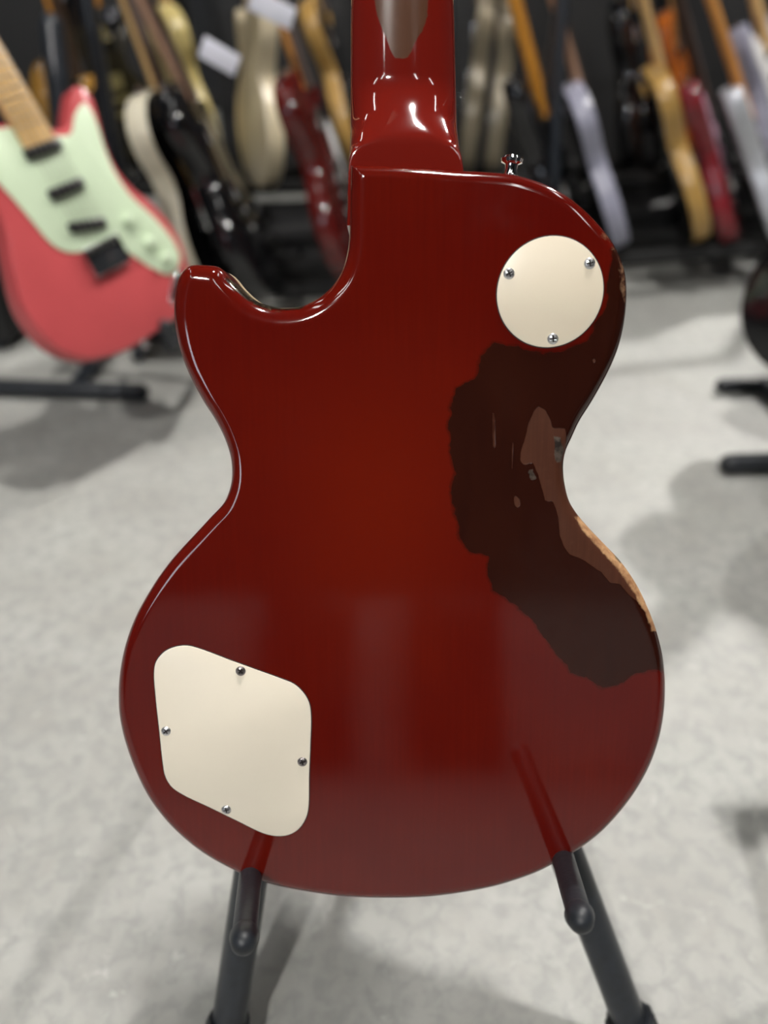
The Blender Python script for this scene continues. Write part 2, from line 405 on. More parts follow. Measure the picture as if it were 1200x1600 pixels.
# ------------------------------------------------------------------ the worn red guitar, seen from the back
OUT = [(548, 258), (547, 300), (546, 340), (545, 375), (541, 400), (533, 425), (520, 445), (503, 461), (485, 472), (465, 478.5), (447, 480),
       (430, 479), (410, 474), (392, 465), (375, 452), (361, 438), (350, 424), (341, 416.5), (330, 414.3), (318, 413.6), (306, 413.3), (296, 415), (287, 422),
       (280, 433), (275, 450), (272.5, 470), (272, 490), (275, 515), (280, 540), (287, 563), (295, 583), (306, 605), (320, 630), (335, 653),
       (347, 675), (356, 697), (361, 715), (363, 735), (362, 752), (358, 768), (350, 785.6), (329.4, 808), (306.9, 832.4), (280.6, 860.5),
       (260, 885), (233.7, 924), (212, 964), (196, 1009), (187.8, 1054), (186.3, 1088), (187.8, 1114), (195, 1150), (212.5, 1200),
       (233.8, 1242.5), (260, 1277.5), (287.5, 1305), (320, 1330), (355, 1350), (392, 1367), (430, 1379), (480, 1389), (530, 1396),
       (580, 1398.7), (635, 1398.7), (680, 1396), (730, 1389), (780, 1378.5), (835, 1360), (867, 1343.7), (900, 1325), (935, 1299),
       (967.5, 1265), (995, 1227.5), (1015, 1190), (1028.7, 1150), (1036, 1110), (1038, 1075), (1037, 1048), (1034, 1022), (1024, 982.5),
       (1008.8, 943), (992, 909.4), (969.4, 877), (944, 850), (918.8, 823.6), (899, 799.7), (887.8, 780), (881.6, 754.7), (879.4, 731),
       (882, 708), (893.4, 681.6), (904.7, 657.7), (921.6, 631), (940, 599), (955, 569), (966, 540), (974, 505), (978, 463), (976, 430),
       (967.5, 402), (952.5, 375), (932.5, 350), (910, 327.5), (885, 307.5), (855, 291), (825, 280), (800, 273.7), (762, 270), (715, 267.5), (640, 262)]
EDGE = 0.0072
ol = catmull([loc(x, y, -EDGE)[:2] for x, y in OUT], 8, corners=(0,))
ol = resample(ol, 0.0021)
LP_SHAPE = ol.copy()
GM = frame(ORG, EX, EY, EZ)
G = tag(empty('electric_guitar', GM), 'worn cherry red single-cutaway guitar in the foreground, back toward the viewer', 'guitar')
cut = np.array(loc(430, 440)[:2])
def rad(P):
    P = np.asarray(P); d = np.linalg.norm(P - cut, axis=1)
    return EDGE + 0.0042 * np.exp(-(d / 0.055) ** 2)
def inside_pts(loop, step, keep):
    a, b = loop.min(0), loop.max(0)
    gx, gy = np.meshgrid(np.arange(a[0], b[0], step), np.arange(a[1], b[1], step))
    q = np.stack([gx.ravel(), gy.ravel()], 1); return q[sdf(q, loop[::2]) > keep]
nin = normals_in(ol); rr = rad(ol)
pts = [ol]
for f in (0.035, 0.11, 0.23, 0.40, 0.62, 0.85, 1.05):
    q = ol + nin * (rr * f)[:, None]; s = sdf(q, ol); pts.append(q[s > rr * f * 0.97])
PX = lambda q: to_px(np.c_[q, np.zeros(len(q))])
coarse = inside_pts(ol, 0.0055, 0.0125)
fineg = inside_pts(ol, 0.0013, 0.0072)
fp = PX(fineg); worn = (fp[:, 0] > 690) & (fp[:, 1] > 340) & (fp[:, 1] < 1110) & (fp[:, 0] - 690 > (fp[:, 1] - 860) * 0.8)
cp = PX(coarse); cw = (cp[:, 0] > 690) & (cp[:, 1] > 340) & (cp[:, 1] < 1110) & (cp[:, 0] - 690 > (cp[:, 1] - 860) * 0.8)
pts += [coarse[~cw], fineg[worn]]
allp = np.vstack(pts); N0 = len(ol)
r_ = delaunay_2d_cdt([Vector(p) for p in allp], [(i, (i + 1) % N0) for i in range(N0)], [], 1, 1e-7)
V2 = np.array([tuple(v) for v in r_[0]]); T = [tuple(f) for f in r_[2]]
S = np.maximum(sdf(V2, ol), 0); R_ = rad(V2)
tt = np.clip(1 - S / R_, 0, 1); Zb = -(R_ - R_ * np.sqrt(np.maximum(0, 1 - tt ** 2)))
bm = bmesh.new(); bv = [bm.verts.new((x, y, z)) for (x, y), z in zip(V2, Zb)]
for f in T:
    a, b2, c = (V2[i] for i in f)
    if (b2[0] - a[0]) * (c[1] - a[1]) - (b2[1] - a[1]) * (c[0] - a[0]) < 0: f = f[::-1]
    bm.faces.new([bv[i] for i in f])
area = 0.5 * np.sum(ol[:, 0] * np.roll(ol[:, 1], -1) - np.roll(ol[:, 0], -1) * ol[:, 1])
olc = ol if area > 0 else ol[::-1]
rc = rad(olc); prev = [bm.verts.new((x, y, -r)) for (x, y), r in zip(olc, rc)]
for zz in (-0.013, -0.025, -0.042):
    cur = [bm.verts.new((x, y, zz)) for x, y in olc]
    for k in range(N0):
        k2 = (k + 1) % N0; bm.faces.new((cur[k], cur[k2], prev[k2], prev[k]))
    prev = cur
bmesh.ops.remove_doubles(bm, verts=bm.verts[:], dist=2e-6)
me = bpy.data.meshes.new('body'); bm.normal_update(); bm.to_mesh(me); bm.free()
body = link('body', me, 'body', G)
# where the finish has worn away (outlines of the stains and bare patches)
DARK = [(770, 534), (751, 556), (742, 590), (712, 607), (704, 631), (700, 665), (703, 695), (710, 740), (704, 770), (710, 811), (719, 845), (736, 866),
        (761, 870), (761, 901), (770, 924), (800, 946), (830, 969), (849, 995), (871, 1025), (890, 1051), (916, 1059), (942, 1076), (965, 1070),
        (991, 1054), (1036, 1044), (1080, 1040), (1080, 380), (985, 360), (958, 378), (950, 420), (945, 480), (915, 532), (880, 548), (850, 552), (800, 540)]
WOOD = [[(841, 635), (834, 643), (826, 660), (820, 687), (813, 706), (813, 720), (819, 727), (832, 722), (841, 740), (849, 770), (852, 783), (864, 783), (873, 811),
         (875, 838), (882, 855), (890, 866), (912, 875), (939, 894), (954, 911), (969, 912), (984, 931), (995, 940), (1012, 945), (1045, 955), (960, 840), (905, 775),
         (892, 735), (884, 700), (884, 669), (864, 669), (860, 657), (852, 641)],
        [(803, 776), (807, 774), (812, 780), (813, 790), (808, 794), (803, 788)], [(925, 562), (928, 560), (931, 564), (928, 567)],
        [(770, 645), (773, 645), (774, 700), (770, 700)], [(799, 715), (801, 690), (803, 690), (800, 735), (797, 735)]]
CHIP = [[(866, 682), (876, 684), (881, 705), (877, 722), (868, 722), (866, 702)], [(824, 738), (831, 733), (838, 748), (830, 750)]]
GOLD = [(899, 808), (912, 829), (932, 853), (952, 874), (972, 897), (988, 922), (1002, 946), (1012, 966), (1018, 986), (1050, 990), (1030, 930), (990, 872), (945, 832), (915, 800)]
RIM = [(932, 368), (945, 372), (957, 392), (965, 415), (970, 450), (973, 480), (985, 480), (975, 410), (950, 360)]
GRIME = [[(884, 725), (888, 757), (896, 782), (913, 806), (930, 826), (952, 846), (972, 872), (990, 868), (950, 820), (905, 770), (890, 725)],
         [(372, 452), (392, 466), (415, 475), (450, 479), (470, 474), (470, 500), (440, 483), (405, 482), (385, 473), (365, 458), (355, 440)]]
def set_attr(o, name, val):
    a = o.data.attributes.new(name, 'FLOAT', 'POINT'); a.data.foreach_set('value', np.asarray(val, np.float32))
co = np.empty(len(body.data.vertices) * 3, np.float32); body.data.vertices.foreach_get('co', co); co = co.reshape(-1, 3)
bp = to_px(co); wall = co[:, 2] < -0.012
# exact normals for the rounded rim, so that reflections run clean
Sx = sdf(co[:, :2], ol); Sx[wall] = 0; Rx = rad(co[:, :2]); rimv = Sx < Rx * 1.0
nv = np.zeros((len(co), 3)); nv[:, 2] = 1
q = co[rimv][:, :2]; e_ = 2e-4
gx = sdf(q + [e_, 0], ol) - sdf(q - [e_, 0], ol); gy = sdf(q + [0, e_], ol) - sdf(q - [0, e_], ol)
gn = np.stack([-gx, -gy], 1); gn /= np.maximum(np.linalg.norm(gn, axis=1), 1e-9)[:, None]
tr = np.clip(1 - np.maximum(Sx[rimv], 0) / Rx[rimv], 0, 1)
nv[rimv] = np.c_[gn * tr[:, None], np.sqrt(1 - tr ** 2)]
body.data.normals_split_custom_set_from_vertices([tuple(v) for v in nv])
near = bp
def region(polys, grow=0.0):
    if not isinstance(polys[0], list): polys = [polys]
    v = np.full(len(near), -1e3)
    for pl in polys: v = np.maximum(v, sdf(near, pl))
    return v + grow
set_attr(body, 'dark', region(DARK)); set_attr(body, 'wood', np.where(wall, -50, region(WOOD)))
set_attr(body, 'chip', np.where(wall, -50, region(CHIP)))
set_attr(body, 'gold', np.where(wall, -50, region(GOLD))); set_attr(body, 'rim', np.where(wall, -50, region(RIM)))
# grime sits on the last, outermost sliver of the rounded rim
So = sdf(co[:, :2], ol); So = np.where(wall, 0, So)
gr = np.minimum(region(GRIME) + 6, (0.0022 - So) / 0.00037)
set_attr(body, 'grime', gr)
fd = np.exp(-(((bp[:, 0] - 590) / 170) ** 2 + ((bp[:, 1] - 790) / 230) ** 2)); set_attr(body, 'fade', fd)

# binding and carved top on the far side
V, Fc = [], []
for zz, off in ((-0.042, 0.0), (-0.042, -0.0003), (-0.049, -0.0003), (-0.050, 0.0008)):
    V += [(x, y, zz) for x, y in olc + normals_in(olc) * off]
for r in range(3):
    for k in range(N0):
        a, b2 = r * N0 + k, r * N0 + (k + 1) % N0; Fc.append((a, a + N0, b2 + N0, b2))
mesh('binding', V, Fc, 'binding', G)
o2 = ol[::4]; ins = inside_pts(ol, 0.014, 0.008)
o2n = o2 + normals_in(o2) * 0.0008
r2 = delaunay_2d_cdt([Vector(p) for p in np.vstack([o2n, ins])], [(i, (i + 1) % len(o2)) for i in range(len(o2))], [], 1, 1e-7)
W2 = np.array([tuple(v) for v in r2[0]]); s2 = np.clip(np.maximum(sdf(W2, ol), 0) / 0.07, 0, 1)
mesh('carved_top', [(x, y, -0.050 - 0.009 * (3 * s * s - 2 * s ** 3)) for (x, y), s in zip(W2, s2)], [tuple(f)[::-1] for f in r2[2]], 'flametop', G)

# neck and heel
ytop = loc(630, 262, -EDGE)[1]
nl0, nl1 = loc(547.5, 250, -0.046), loc(548.5, 0, -0.042); nr0, nr1 = loc(714.5, 250, -0.046), loc(708.5, 0, -0.042)
def neck_edges(y):
    a = (y - nl0[1]) / (nl1[1] - nl0[1]); b2 = (y - nr0[1]) / (nr1[1] - nr0[1])
    return nl0[0] + (nl1[0] - nl0[0]) * a, nr0[0] + (nr1[0] - nr0[0]) * b2
NANG = math.tan(math.radians(3.2)); CAP = -0.0075; NUT = 0.40
def sm(a, b, x): t = min(1, max(0, (x - a) / (b - a))); return t * t * (3 - 2 * t)
ss = sorted(set([-0.03, -0.012] + [round(x, 5) for x in np.linspace(-0.004, 0.07, 56)] + [round(x, 5) for x in np.linspace(0.075, NUT, 40)]))
V, Fc = [], []; K = 48
for s in ss:
    y = ytop + s; xl, xr = neck_edges(y)
    if s > 0.09:      # keep tapering evenly to the nut
        c0 = (neck_edges(ytop + 0.09)[0] + neck_edges(ytop + 0.09)[1]) / 2; wd = 0.0545 - (s - 0.09) * (0.0545 - 0.043) / (NUT - 0.09)
        k = sm(0.09, 0.12, s); xl = xl * (1 - k) + (c0 - wd / 2) * k; xr = xr * (1 - k) + (c0 + wd / 2) * k
    zf = -0.047 + max(0, s) * NANG
    crown = zf + 0.0185 + (1 - sm(0.004, 0.054, s)) * 0.0235 + max(0, (0.014 - s)) * 1.1
    ex = 2.25 + 3.2 * (1 - sm(0.0, 0.034, s))
    cx, hw = (xl + xr) / 2, (xr - xl) / 2
    for k in range(K + 1):
        a = math.pi * k / K; ca, sa = math.cos(a), math.sin(a)
        x = cx - hw * math.copysign(abs(ca) ** (2 / ex), ca); z = zf + (crown - zf) * abs(sa) ** (2 / ex)
        # flat heel cap with a slightly softened rim
        lim = CAP; d_ = z - lim
        if d_ > -0.0008: z = lim - 0.0008 + 0.0008 * (1 - math.exp(-(d_ + 0.0008) / 0.0008))
        V.append((x, y, z))
n1 = K + 1
for i in range(len(ss) - 1):
    for k in range(K): a = i * n1 + k; Fc.append((a, a + 1, a + 1 + n1, a + n1))
    a = i * n1; Fc.append((a, a + n1, a + n1 + K, a + K))
Fc.append(tuple(range(n1))); Fc.append(tuple(range((len(ss) - 1) * n1, len(ss) * n1))[::-1])
neck = mesh('neck', V, [f[::-1] for f in Fc], 'neckfin', G, True, sharp=50)
NW = [(583, -400), (585, 0), (592, 30), (600, 55), (610, 78), (616, 90), (635, 91), (643, 80), (648, 60), (660, 48), (668, 25), (669, 0), (672, -400)]
nc = np.array(V); set_attr(neck, 'wood', sdf(to_px(nc), NW))
V, Fc = [], []
for s in (-0.02, 0.09, NUT):
    y = ytop + s; xl, xr = neck_edges(y)
    if s > 0.1: c0 = (neck_edges(ytop + 0.09)[0] + neck_edges(ytop + 0.09)[1]) / 2; xl, xr = c0 - 0.0215, c0 + 0.0215
    zf = -0.047 + max(0, s) * NANG
    V += [(xl + 0.0004, y, zf), (xr - 0.0004, y, zf), (xr, y, zf - 0.0055), (xl, y, zf - 0.0055)]
for i in range(2):
    for k in range(4): a = i * 4 + k; b2 = i * 4 + (k + 1) % 4; Fc.append((a, b2, b2 + 4, a + 4))
Fc += [(3, 2, 1, 0), (8, 9, 10, 11)]
fb = mesh('fretboard', V, Fc, 'rosewood', G, False)
for sg in (0, 1):
    path = [(V[i * 4 + sg][0] + (-0.0007 if sg else 0.0007), V[i * 4][1], V[i * 4][2] - 0.002) for i in range(3)]
    tube('board_binding', path, 0.0011, 'binding', fb, 10)
cN = (neck_edges(ytop + 0.09)[0] + neck_edges(ytop + 0.09)[1]) / 2
zN = -0.047 + NUT * NANG; tl = math.radians(14)
hs = catmull([(-0.021, 0), (-0.032, 0.03), (-0.041, 0.06), (-0.038, 0.12), (-0.044, 0.165), (-0.022, 0.185), (0, 0.176), (0.022, 0.185), (0.044, 0.165), (0.038, 0.12), (0.041, 0.06), (0.032, 0.03), (0.021, 0)], 5)
hd = slab('headstock', hs, 0, 0.015, 0.002, 'red', G)
hd.matrix_local = Matrix.Translation((cN, ytop + NUT - 0.004, zN + 0.002)) @ Matrix.Rotation(tl, 4, 'X')
for sx in (-1, 1):
    for j in range(3):
        p = box('tuner', (sx * 0.026, 0.045 + j * 0.04, 0.020), (0.016, 0.022, 0.010), 'chrome', hd, 0.003)
        lathe('tuner_button', [(0.004, 0), (0.0045, 0.012), (0.009, 0.016), (0.0095, 0.024), (0.004, 0.028)], (sx * 0.034, 0.045 + j * 0.04, 0.020), (sx, 0, 0), 'creamold', hd, 16)

# strap button on the upper shoulder
sb = loc(797, 278, -0.022)
lathe('strap_button', [(0.0056, -0.004), (0.0054, 0.0004), (0.0040, 0.0015), (0.0034, 0.0045), (0.0038, 0.0070), (0.0060, 0.0080), (0.0064, 0.0098), (0.0054, 0.0112), (0.001, 0.0118)],
      sb, (0.08, 1, 0.05), 'chrome', G, 32)

# cream cover plates
def screw(parent, px, py, z, r, mat, turn):
    c = loc(px, py, z); nr, na = 12, 48; V, Fc = [], []
    cr, dp = 0.17, 0.0007
    for i in range(nr + 1):
        q = i / nr
        for k in range(na):
            a = 2 * math.pi * k / na; x, y = q * math.cos(a), q * math.sin(a)
            z_ = 0.0012 * (1 - q * q) ** 0.7 if q < 1 else 0
            d = min(abs(x), abs(y)); far = max(abs(x), abs(y))
            k_ = (1 - sm(cr * 0.7, cr * 1.15, d)) * (1 - sm(0.52, 0.66, far)); z_ -= dp * k_
            xx, yy = x * math.cos(turn) - y * math.sin(turn), x * math.sin(turn) + y * math.cos(turn)
            V.append((c.x + r * xx, c.y + r * yy, c.z + z_))
    for k in range(na): V.append((c.x + r * math.cos(2 * math.pi * k / na + turn), c.y + r * math.sin(2 * math.pi * k / na + turn), c.z - 0.001))
    for i in range(nr + 1):
        for k in range(na):
            a, b2 = i * na + k, i * na + (k + 1) % na; Fc.append((a, a + na, b2 + na, b2))
    o = mesh('screw', V, Fc, mat, parent, True, sharp=40)
    # flat dark cross, the shade of the slot put in as colour
    e = r * 0.62; h_ = r * 0.11; zc = c.z + 0.00052
    P = []
    for (sx, sy) in ((e, h_), (h_, e)):
        P += [(-sx, -sy), (sx, -sy), (sx, sy), (-sx, sy)]
    P = [(c.x + x * math.cos(turn) - y * math.sin(turn), c.y + x * math.sin(turn) + y * math.cos(turn), zc + (0.00003 if i > 3 else 0)) for i, (x, y) in enumerate(P)]
    mesh('cross_slot_shade', P, [(0, 1, 2, 3), (4, 5, 6, 7)], 'recess', o, False)
    return o
def plate(name, loop, mat, label):
    rim = slab('rout_edge', loop + normals_in(loop) * -0.0006, -0.0010, 0.00012, 0.0001, 'recess', G)
    p = slab(name, loop, -0.0008, 0.0009, 0.0004, mat, G); p['label'] = label
    return p
circ = []
for k in range(96):
    a = 2 * math.pi * k / 96; circ.append(tuple(loc(860 + 83.3 * math.cos(a) + 3.0 * math.sin(a), 455.5 - 87.2 * math.sin(a) - 3.0 * math.cos(a), 0.0009)[:2]))
p1 = plate('switch_cover', np.array(circ), 'cream', 'round cream switch cover plate with three screws')
for x, y, t in ((795.5, 427.5, 0.5), (921.5, 411.5, 0.2), (864, 529.5, 0.1)): screw(p1, x, y, 0.0009, 0.0031, 'screwsteel', t)
CP = [(241, 1052), (244, 1035), (256, 1020), (273, 1012), (292, 1010), (312, 1015), (360, 1033), (400, 1047.5), (440, 1062), (459, 1070), (474, 1084), (483, 1101), (485.5, 1122),
      (484.5, 1160), (482.5, 1210), (480.5, 1268), (474, 1285), (463, 1298), (448, 1305), (430, 1306), (412, 1302), (370, 1282), (330, 1262.5), (285, 1241), (268, 1229), (258.5, 1213),
      (255, 1195), (249, 1140), (243.5, 1090)]
cl = resample(catmull([loc(x, y, 0.0009)[:2] for x, y in CP], 8), 0.0016)
cl = cl - normals_in(cl) * 0.0002
p2 = plate('control_cover', cl, 'creamold', 'cream rhombic control cover plate with four screws')
for x, y, t, mt in ((376, 1048.5, 0.9, 'screwold'), (259.5, 1142.5, 0.6, 'screwsteel'), (472.5, 1190.5, 0.3, 'screwold'), (353.5, 1265.5, 0.2, 'screwsteel')):
    screw(p2, x, y, 0.0009, 0.0030, mt, t)

# ------------------------------------------------------------------ the stand under it
ST = tag(empty('guitar_stand', Matrix.Translation((0, ORG.y, 0))), 'black A-frame stand holding up the worn red guitar in the foreground', 'stand')
def stw(v): return world_of(v) - Vector((0, ORG.y, 0))
ZL = -0.0780; RL = 0.0132
feet = []
legs = {}
for side, top, bot in (('L', (393, 1362), (357, 1600)), ('R', (885, 1335), (986, 1600))):
    a, b2 = stw(loc(*top, ZL)), stw(loc(*bot, ZL)); d = (b2 - a).normalized()
    f_ = a + d * ((0.018 - a.z) / d.z); legs[side] = (a, d, f_)
# apex where the two legs meet
aL, dL, fL = legs['L']; aR, dR, fR = legs['R']
tL = (aR.x - aL.x) / (dL.x - dR.x) * 0.80
apx = {s: legs[s][0] + legs[s][1] * tL for s in legs}
for s in 'LR':
    a, d, f_ = legs[s]
    tube('leg', [f_, a, apx[s]], RL, 'tube', ST, 28)
    lathe('rubber_foot', [(0.0145, -0.004), (0.0175, 0.0), (0.0175, 0.030), (0.0155, 0.036)], f_ - d * -0.012, -d, 'rubber', ST, 24)
ac = (apx['L'] + apx['R']) / 2
box('hinge_block', ac, (abs(apx['R'].x - apx['L'].x) + 0.03, 0.035, 0.05), 'rubber', ST, 0.006, Matrix.Rotation(-LEAN, 3, 'X'))
for sg, xe in ((-1, -0.13), (1, 0.15)):
    tube('rear_leg', [ac + Vector((sg * 0.02, 0.012, 0)), Vector((xe, 0.55, 0.014))], 0.0105, 'tube', ST, 20)
    lathe('rubber_foot', [(0.0135, 0.0), (0.015, 0.002), (0.015, 0.030), (0.012, 0.036)], Vector((xe, 0.552, 0.001)), (ac - Vector((xe, 0.55, 0.0))), 'rubber', ST, 20)
for tq in (0.45, 0.75):
    tube('cross_bar', [legs['L'][0] + legs['L'][1] * tL * tq, legs['R'][0] + legs['R'][1] * tL * tq], 0.008, 'tube', ST, 16)
# ribbed height clamp on the right leg
a, d, f_ = legs['R']; cpx = stw(loc(991, 1612, ZL))
V, Fc = [], []
u, v2, dd = ortho(d)
for h_, r0 in ((-0.014, 0.0155), (-0.012, 0.0185), (0.022, 0.0185), (0.024, 0.0155)):
    for k in range(72):
        q = 2 * math.pi * k / 72; rr_ = r0 * (1 + 0.045 * (1 if (k // 3) % 2 else 0)); V.append(cpx + dd * h_ + (u * math.cos(q) + v2 * math.sin(q)) * rr_)
for i in range(3):
    for k in range(72): a_, b_ = i * 72 + k, i * 72 + (k + 1) % 72; Fc.append((a_, b_, b_ + 72, a_ + 72))
Fc += [tuple(range(72))[::-1], tuple(range(216, 288))]
mesh('clamp_collar', V, Fc, 'rubber', ST, True, sharp=30)
# padded arms that carry the guitar, ball-ended
for s, base, tip in (('L', (391, 1372), (381, 1470)), ('R', (881, 1346), (907, 1436))):
    p0, p1_ = stw(loc(*base, 0.0)), stw(loc(*tip, 0.088)); d = (p1_ - p0).normalized(); L = (p1_ - p0).length
    root = p0 - d * 0.080; root = root - UP * 0.0
    tube('support_arm', [root, p0 - d * 0.02, p0 + d * L * 0.45, p0 + d * (L - 0.012)], [0.0080, 0.0074, 0.0070, 0.0066], 'rubber', ST, 24)
    tube('arm_tip', [p1_ - d * 0.010, p1_ - d * 0.005, p1_], [0.0066, 0.0078, 0.0070], 'rubber', ST, 24)

# ------------------------------------------------------------------ other guitars
STRAT = catmull([(0, 0), (0.08, 0.006), (0.13, 0.038), (0.156, 0.09), (0.158, 0.13), (0.142, 0.18), (0.120, 0.215), (0.112, 0.25), (0.118, 0.29), (0.135, 0.335), (0.136, 0.362), (0.120, 0.372),
                 (0.095, 0.352), (0.065, 0.325), (0.032, 0.330), (-0.030, 0.352), (-0.062, 0.362), (-0.085, 0.400), (-0.108, 0.428), (-0.130, 0.430), (-0.145, 0.405), (-0.146, 0.36), (-0.130, 0.31),
                 (-0.118, 0.27), (-0.122, 0.23), (-0.145, 0.18), (-0.166, 0.12), (-0.158, 0.06), (-0.12, 0.02), (-0.06, 0.002)], 4)
TELE = catmull([(0, 0), (0.09, 0.006), (0.14, 0.04), (0.160, 0.10), (0.148, 0.165), (0.118, 0.215), (0.108, 0.25), (0.120, 0.30), (0.134, 0.345), (0.122, 0.372), (0.095, 0.352), (0.065, 0.322),
                (0.032, 0.325), (0.030, 0.390), (-0.035, 0.398), (-0.10, 0.385), (-0.138, 0.345), (-0.138, 0.30), (-0.115, 0.25), (-0.118, 0.215), (-0.148, 0.165), (-0.160, 0.10), (-0.14, 0.04), (-0.09, 0.006)], 4)
lp = LP_SHAPE[::9].copy(); lp[:, 0] *= -1
SHAPES = {'strat': (STRAT, 0.330), 'tele': (TELE, 0.325), 'single': (lp, 0.415)}
GUARD = catmull([(-0.030, 0.345), (-0.060, 0.350), (-0.085, 0.385), (-0.105, 0.395), (-0.118, 0.375), (-0.112, 0.33), (-0.092, 0.28), (-0.080, 0.23), (-0.070, 0.185), (-0.052, 0.165), (-0.010, 0.155), (0.035, 0.140),
                 (0.070, 0.095), (0.100, 0.068), (0.136, 0.080), (0.142, 0.112), (0.128, 0.160), (0.108, 0.20), (0.102, 0.24), (0.108, 0.28), (0.120, 0.325), (0.116, 0.345), (0.090, 0.336), (0.062, 0.312), (0.032, 0.318)], 3)
def place(bottom, upper, Y, yaw, zb=None, back=0.0):
    B = vplane(*bottom, Y) if zb is None else floor_pt(*bottom, zb)
    Tq = vplane(*upper, B.y + back)
    ax = (Tq - B).normalized(); y_ = math.radians(yaw)
    nrm = Vector((math.sin(y_), -math.cos(y_), 0)); nrm = (nrm - ax * nrm.dot(ax)).normalized()
    return frame(B, ax.cross(nrm), ax, nrm)
def guitar(label, mtx, shape, face, side, neckm, board, guard=None, hw='chrome', group='guitars on the rack', pickups='blackp', detail=False, body_label=None, knobs='blackp'):
    t = tag(empty('electric_guitar', mtx), label, 'guitar', group)
    loop, yn = SHAPES[shape]
    slab('body', loop, -0.022, 0.022, 0.006 if shape != 'tele' else 0.003, [face, side], t, True)
    ztop = 0.022
    if guard:
        if shape == 'strat': g = GUARD
        elif shape == 'tele': g = catmull([(-0.03, 0.385), (-0.10, 0.372), (-0.118, 0.33), (-0.098, 0.26), (-0.085, 0.20), (-0.03, 0.165), (0.05, 0.165), (0.075, 0.20), (0.08, 0.26), (0.06, 0.31), (0.032, 0.32)], 3)
        else: g = catmull([(0.040, 0.33), (0.085, 0.30), (0.082, 0.22), (0.055, 0.19), (0.042, 0.22)], 3)
        slab('pickguard', g, ztop + (0.004 if shape == 'single' else 0), ztop + 0.0025 + (0.004 if shape == 'single' else 0), 0.0006, guard, t); ztop += 0.0025
    ys = {'strat': (0.305, 0.245, 0.188), 'tele': (0.298, 0.168), 'single': (0.335, 0.225)}[shape]
    for i, y in enumerate(ys):
        rot = Matrix.Rotation(-0.2, 3, 'Z') if (shape != 'single' and i == len(ys) - 1) else None
        box('pickup', (0.0, y, ztop + 0.004), ((0.068, 0.038, 0.010) if shape == 'single' else (0.066, 0.016, 0.009)), hw if shape == 'single' else pickups, t, 0.003, rot)
    if shape == 'single':
        box('bridge', (0, 0.185, 0.031), (0.088, 0.013, 0.012), hw, t, 0.003); box('tailpiece', (0, 0.150, 0.031), (0.10, 0.017, 0.012), hw, t, 0.004)
        kn = ((0.085, 0.150), (0.115, 0.115), (0.065, 0.085), (0.100, 0.060))
    else:
        box('bridge', (0, 0.138 if shape == 'strat' else 0.165, ztop + 0.005), (0.076, 0.045 if shape == 'strat' else 0.085, 0.009), hw, t, 0.002)
        kn = ((0.075, 0.170), (0.092, 0.125), (0.108, 0.092)) if shape == 'strat' else ((0.11, 0.20), (0.11, 0.16))
    for x, y in kn: lathe('knob', [(0.011, 0), (0.0115, 0.003), (0.0095, 0.004), (0.0085, 0.014), (0.006, 0.0165)], (x, y, ztop), (0, 0, 1), knobs, t, 18)
    if shape == 'strat':
        V, Fc = tube_data([(0.085, 0.030, 0.022), (0.118, 0.058, 0.022)], 0.011, 14); mesh('jack_plate', [(v[0], v[1], 0.022 + (v[2] - 0.022) * 0.35) for v in V], Fc, hw, t)
    lathe('strap_button', [(0.006, 0), (0.0045, 0.002), (0.004, 0.008), (0.007, 0.010), (0.006, 0.014), (0.001, 0.015)], (0, -0.001, 0), (0, -1, 0), hw, t, 16)
    hx = {'strat': (-0.125, 0.428), 'tele': (-0.05, 0.396), 'single': (-0.075, 0.425)}[shape]
    lathe('strap_button', [(0.006, 0), (0.0045, 0.002), (0.004, 0.008), (0.007, 0.010), (0.006, 0.014), (0.001, 0.015)], (hx[0], hx[1], 0), (-0.2, 1, 0), hw, t, 16)
    # neck: rounded back, tapering
    Lk = 0.47; V, Fc = [], []; K = 12
    for i in range(9):
        y = yn - 0.02 + (Lk + 0.02) * i / 8; hw_ = 0.028 - 0.0065 * i / 8
        for k in range(K + 1):
            a = math.pi * k / K; V.append((hw_ * math.cos(a), y, 0.027 - 0.020 * math.sin(a)))
    for i in range(8):
        for k in range(K): a = i * (K + 1) + k; Fc.append((a, a + 1, a + K + 2, a + K + 1))
        a = i * (K + 1); Fc.append((a, a + K + 1, a + 2 * K + 1, a + K))
    Fc += [tuple(range(K + 1)), tuple(range(8 * (K + 1), 9 * (K + 1)))[::-1]]
    mesh('neck', V, [f[::-1] for f in Fc], neckm, t, True, sharp=45)
    y0, y1 = yn - 0.025, yn + Lk
    fbd = slab('fretboard', np.array([(-0.028, y0), (0.028, y0), (0.0215, y1), (-0.0215, y1)]), 0.0265, 0.032, 0.0008, board, t)
    h0 = yn + Lk
    if shape == 'single': hsx = [(-0.021, 0), (-0.040, 0.05), (-0.040, 0.15), (-0.02, 0.175), (0.02, 0.175), (0.040, 0.15), (0.040, 0.05), (0.021, 0)]
    else: hsx = [(-0.021, 0), (-0.030, 0.03), (-0.045, 0.06), (-0.036, 0.10), (-0.030, 0.16), (0.0, 0.19), (0.030, 0.175), (0.035, 0.13), (0.024, 0.08), (0.021, 0)]
    hd = slab('headstock', catmull([(x, y + h0) for x, y in hsx], 4), 0.010, 0.025, 0.002, neckm if shape != 'single' else face, t)
    for j in range(6):
        if shape == 'single': x, y, sx = (-0.036 if j < 3 else 0.036), h0 + 0.055 + (j % 3) * 0.042, (-1 if j < 3 else 1)
        else: x, y, sx = -0.034, h0 + 0.045 + j * 0.024, -1
        lathe('tuner', [(0.003, 0), (0.003, 0.010), (0.008, 0.013), (0.008, 0.020), (0.003, 0.022)], (x, y, 0.012), (sx, 0, 0), hw, hd, 12)
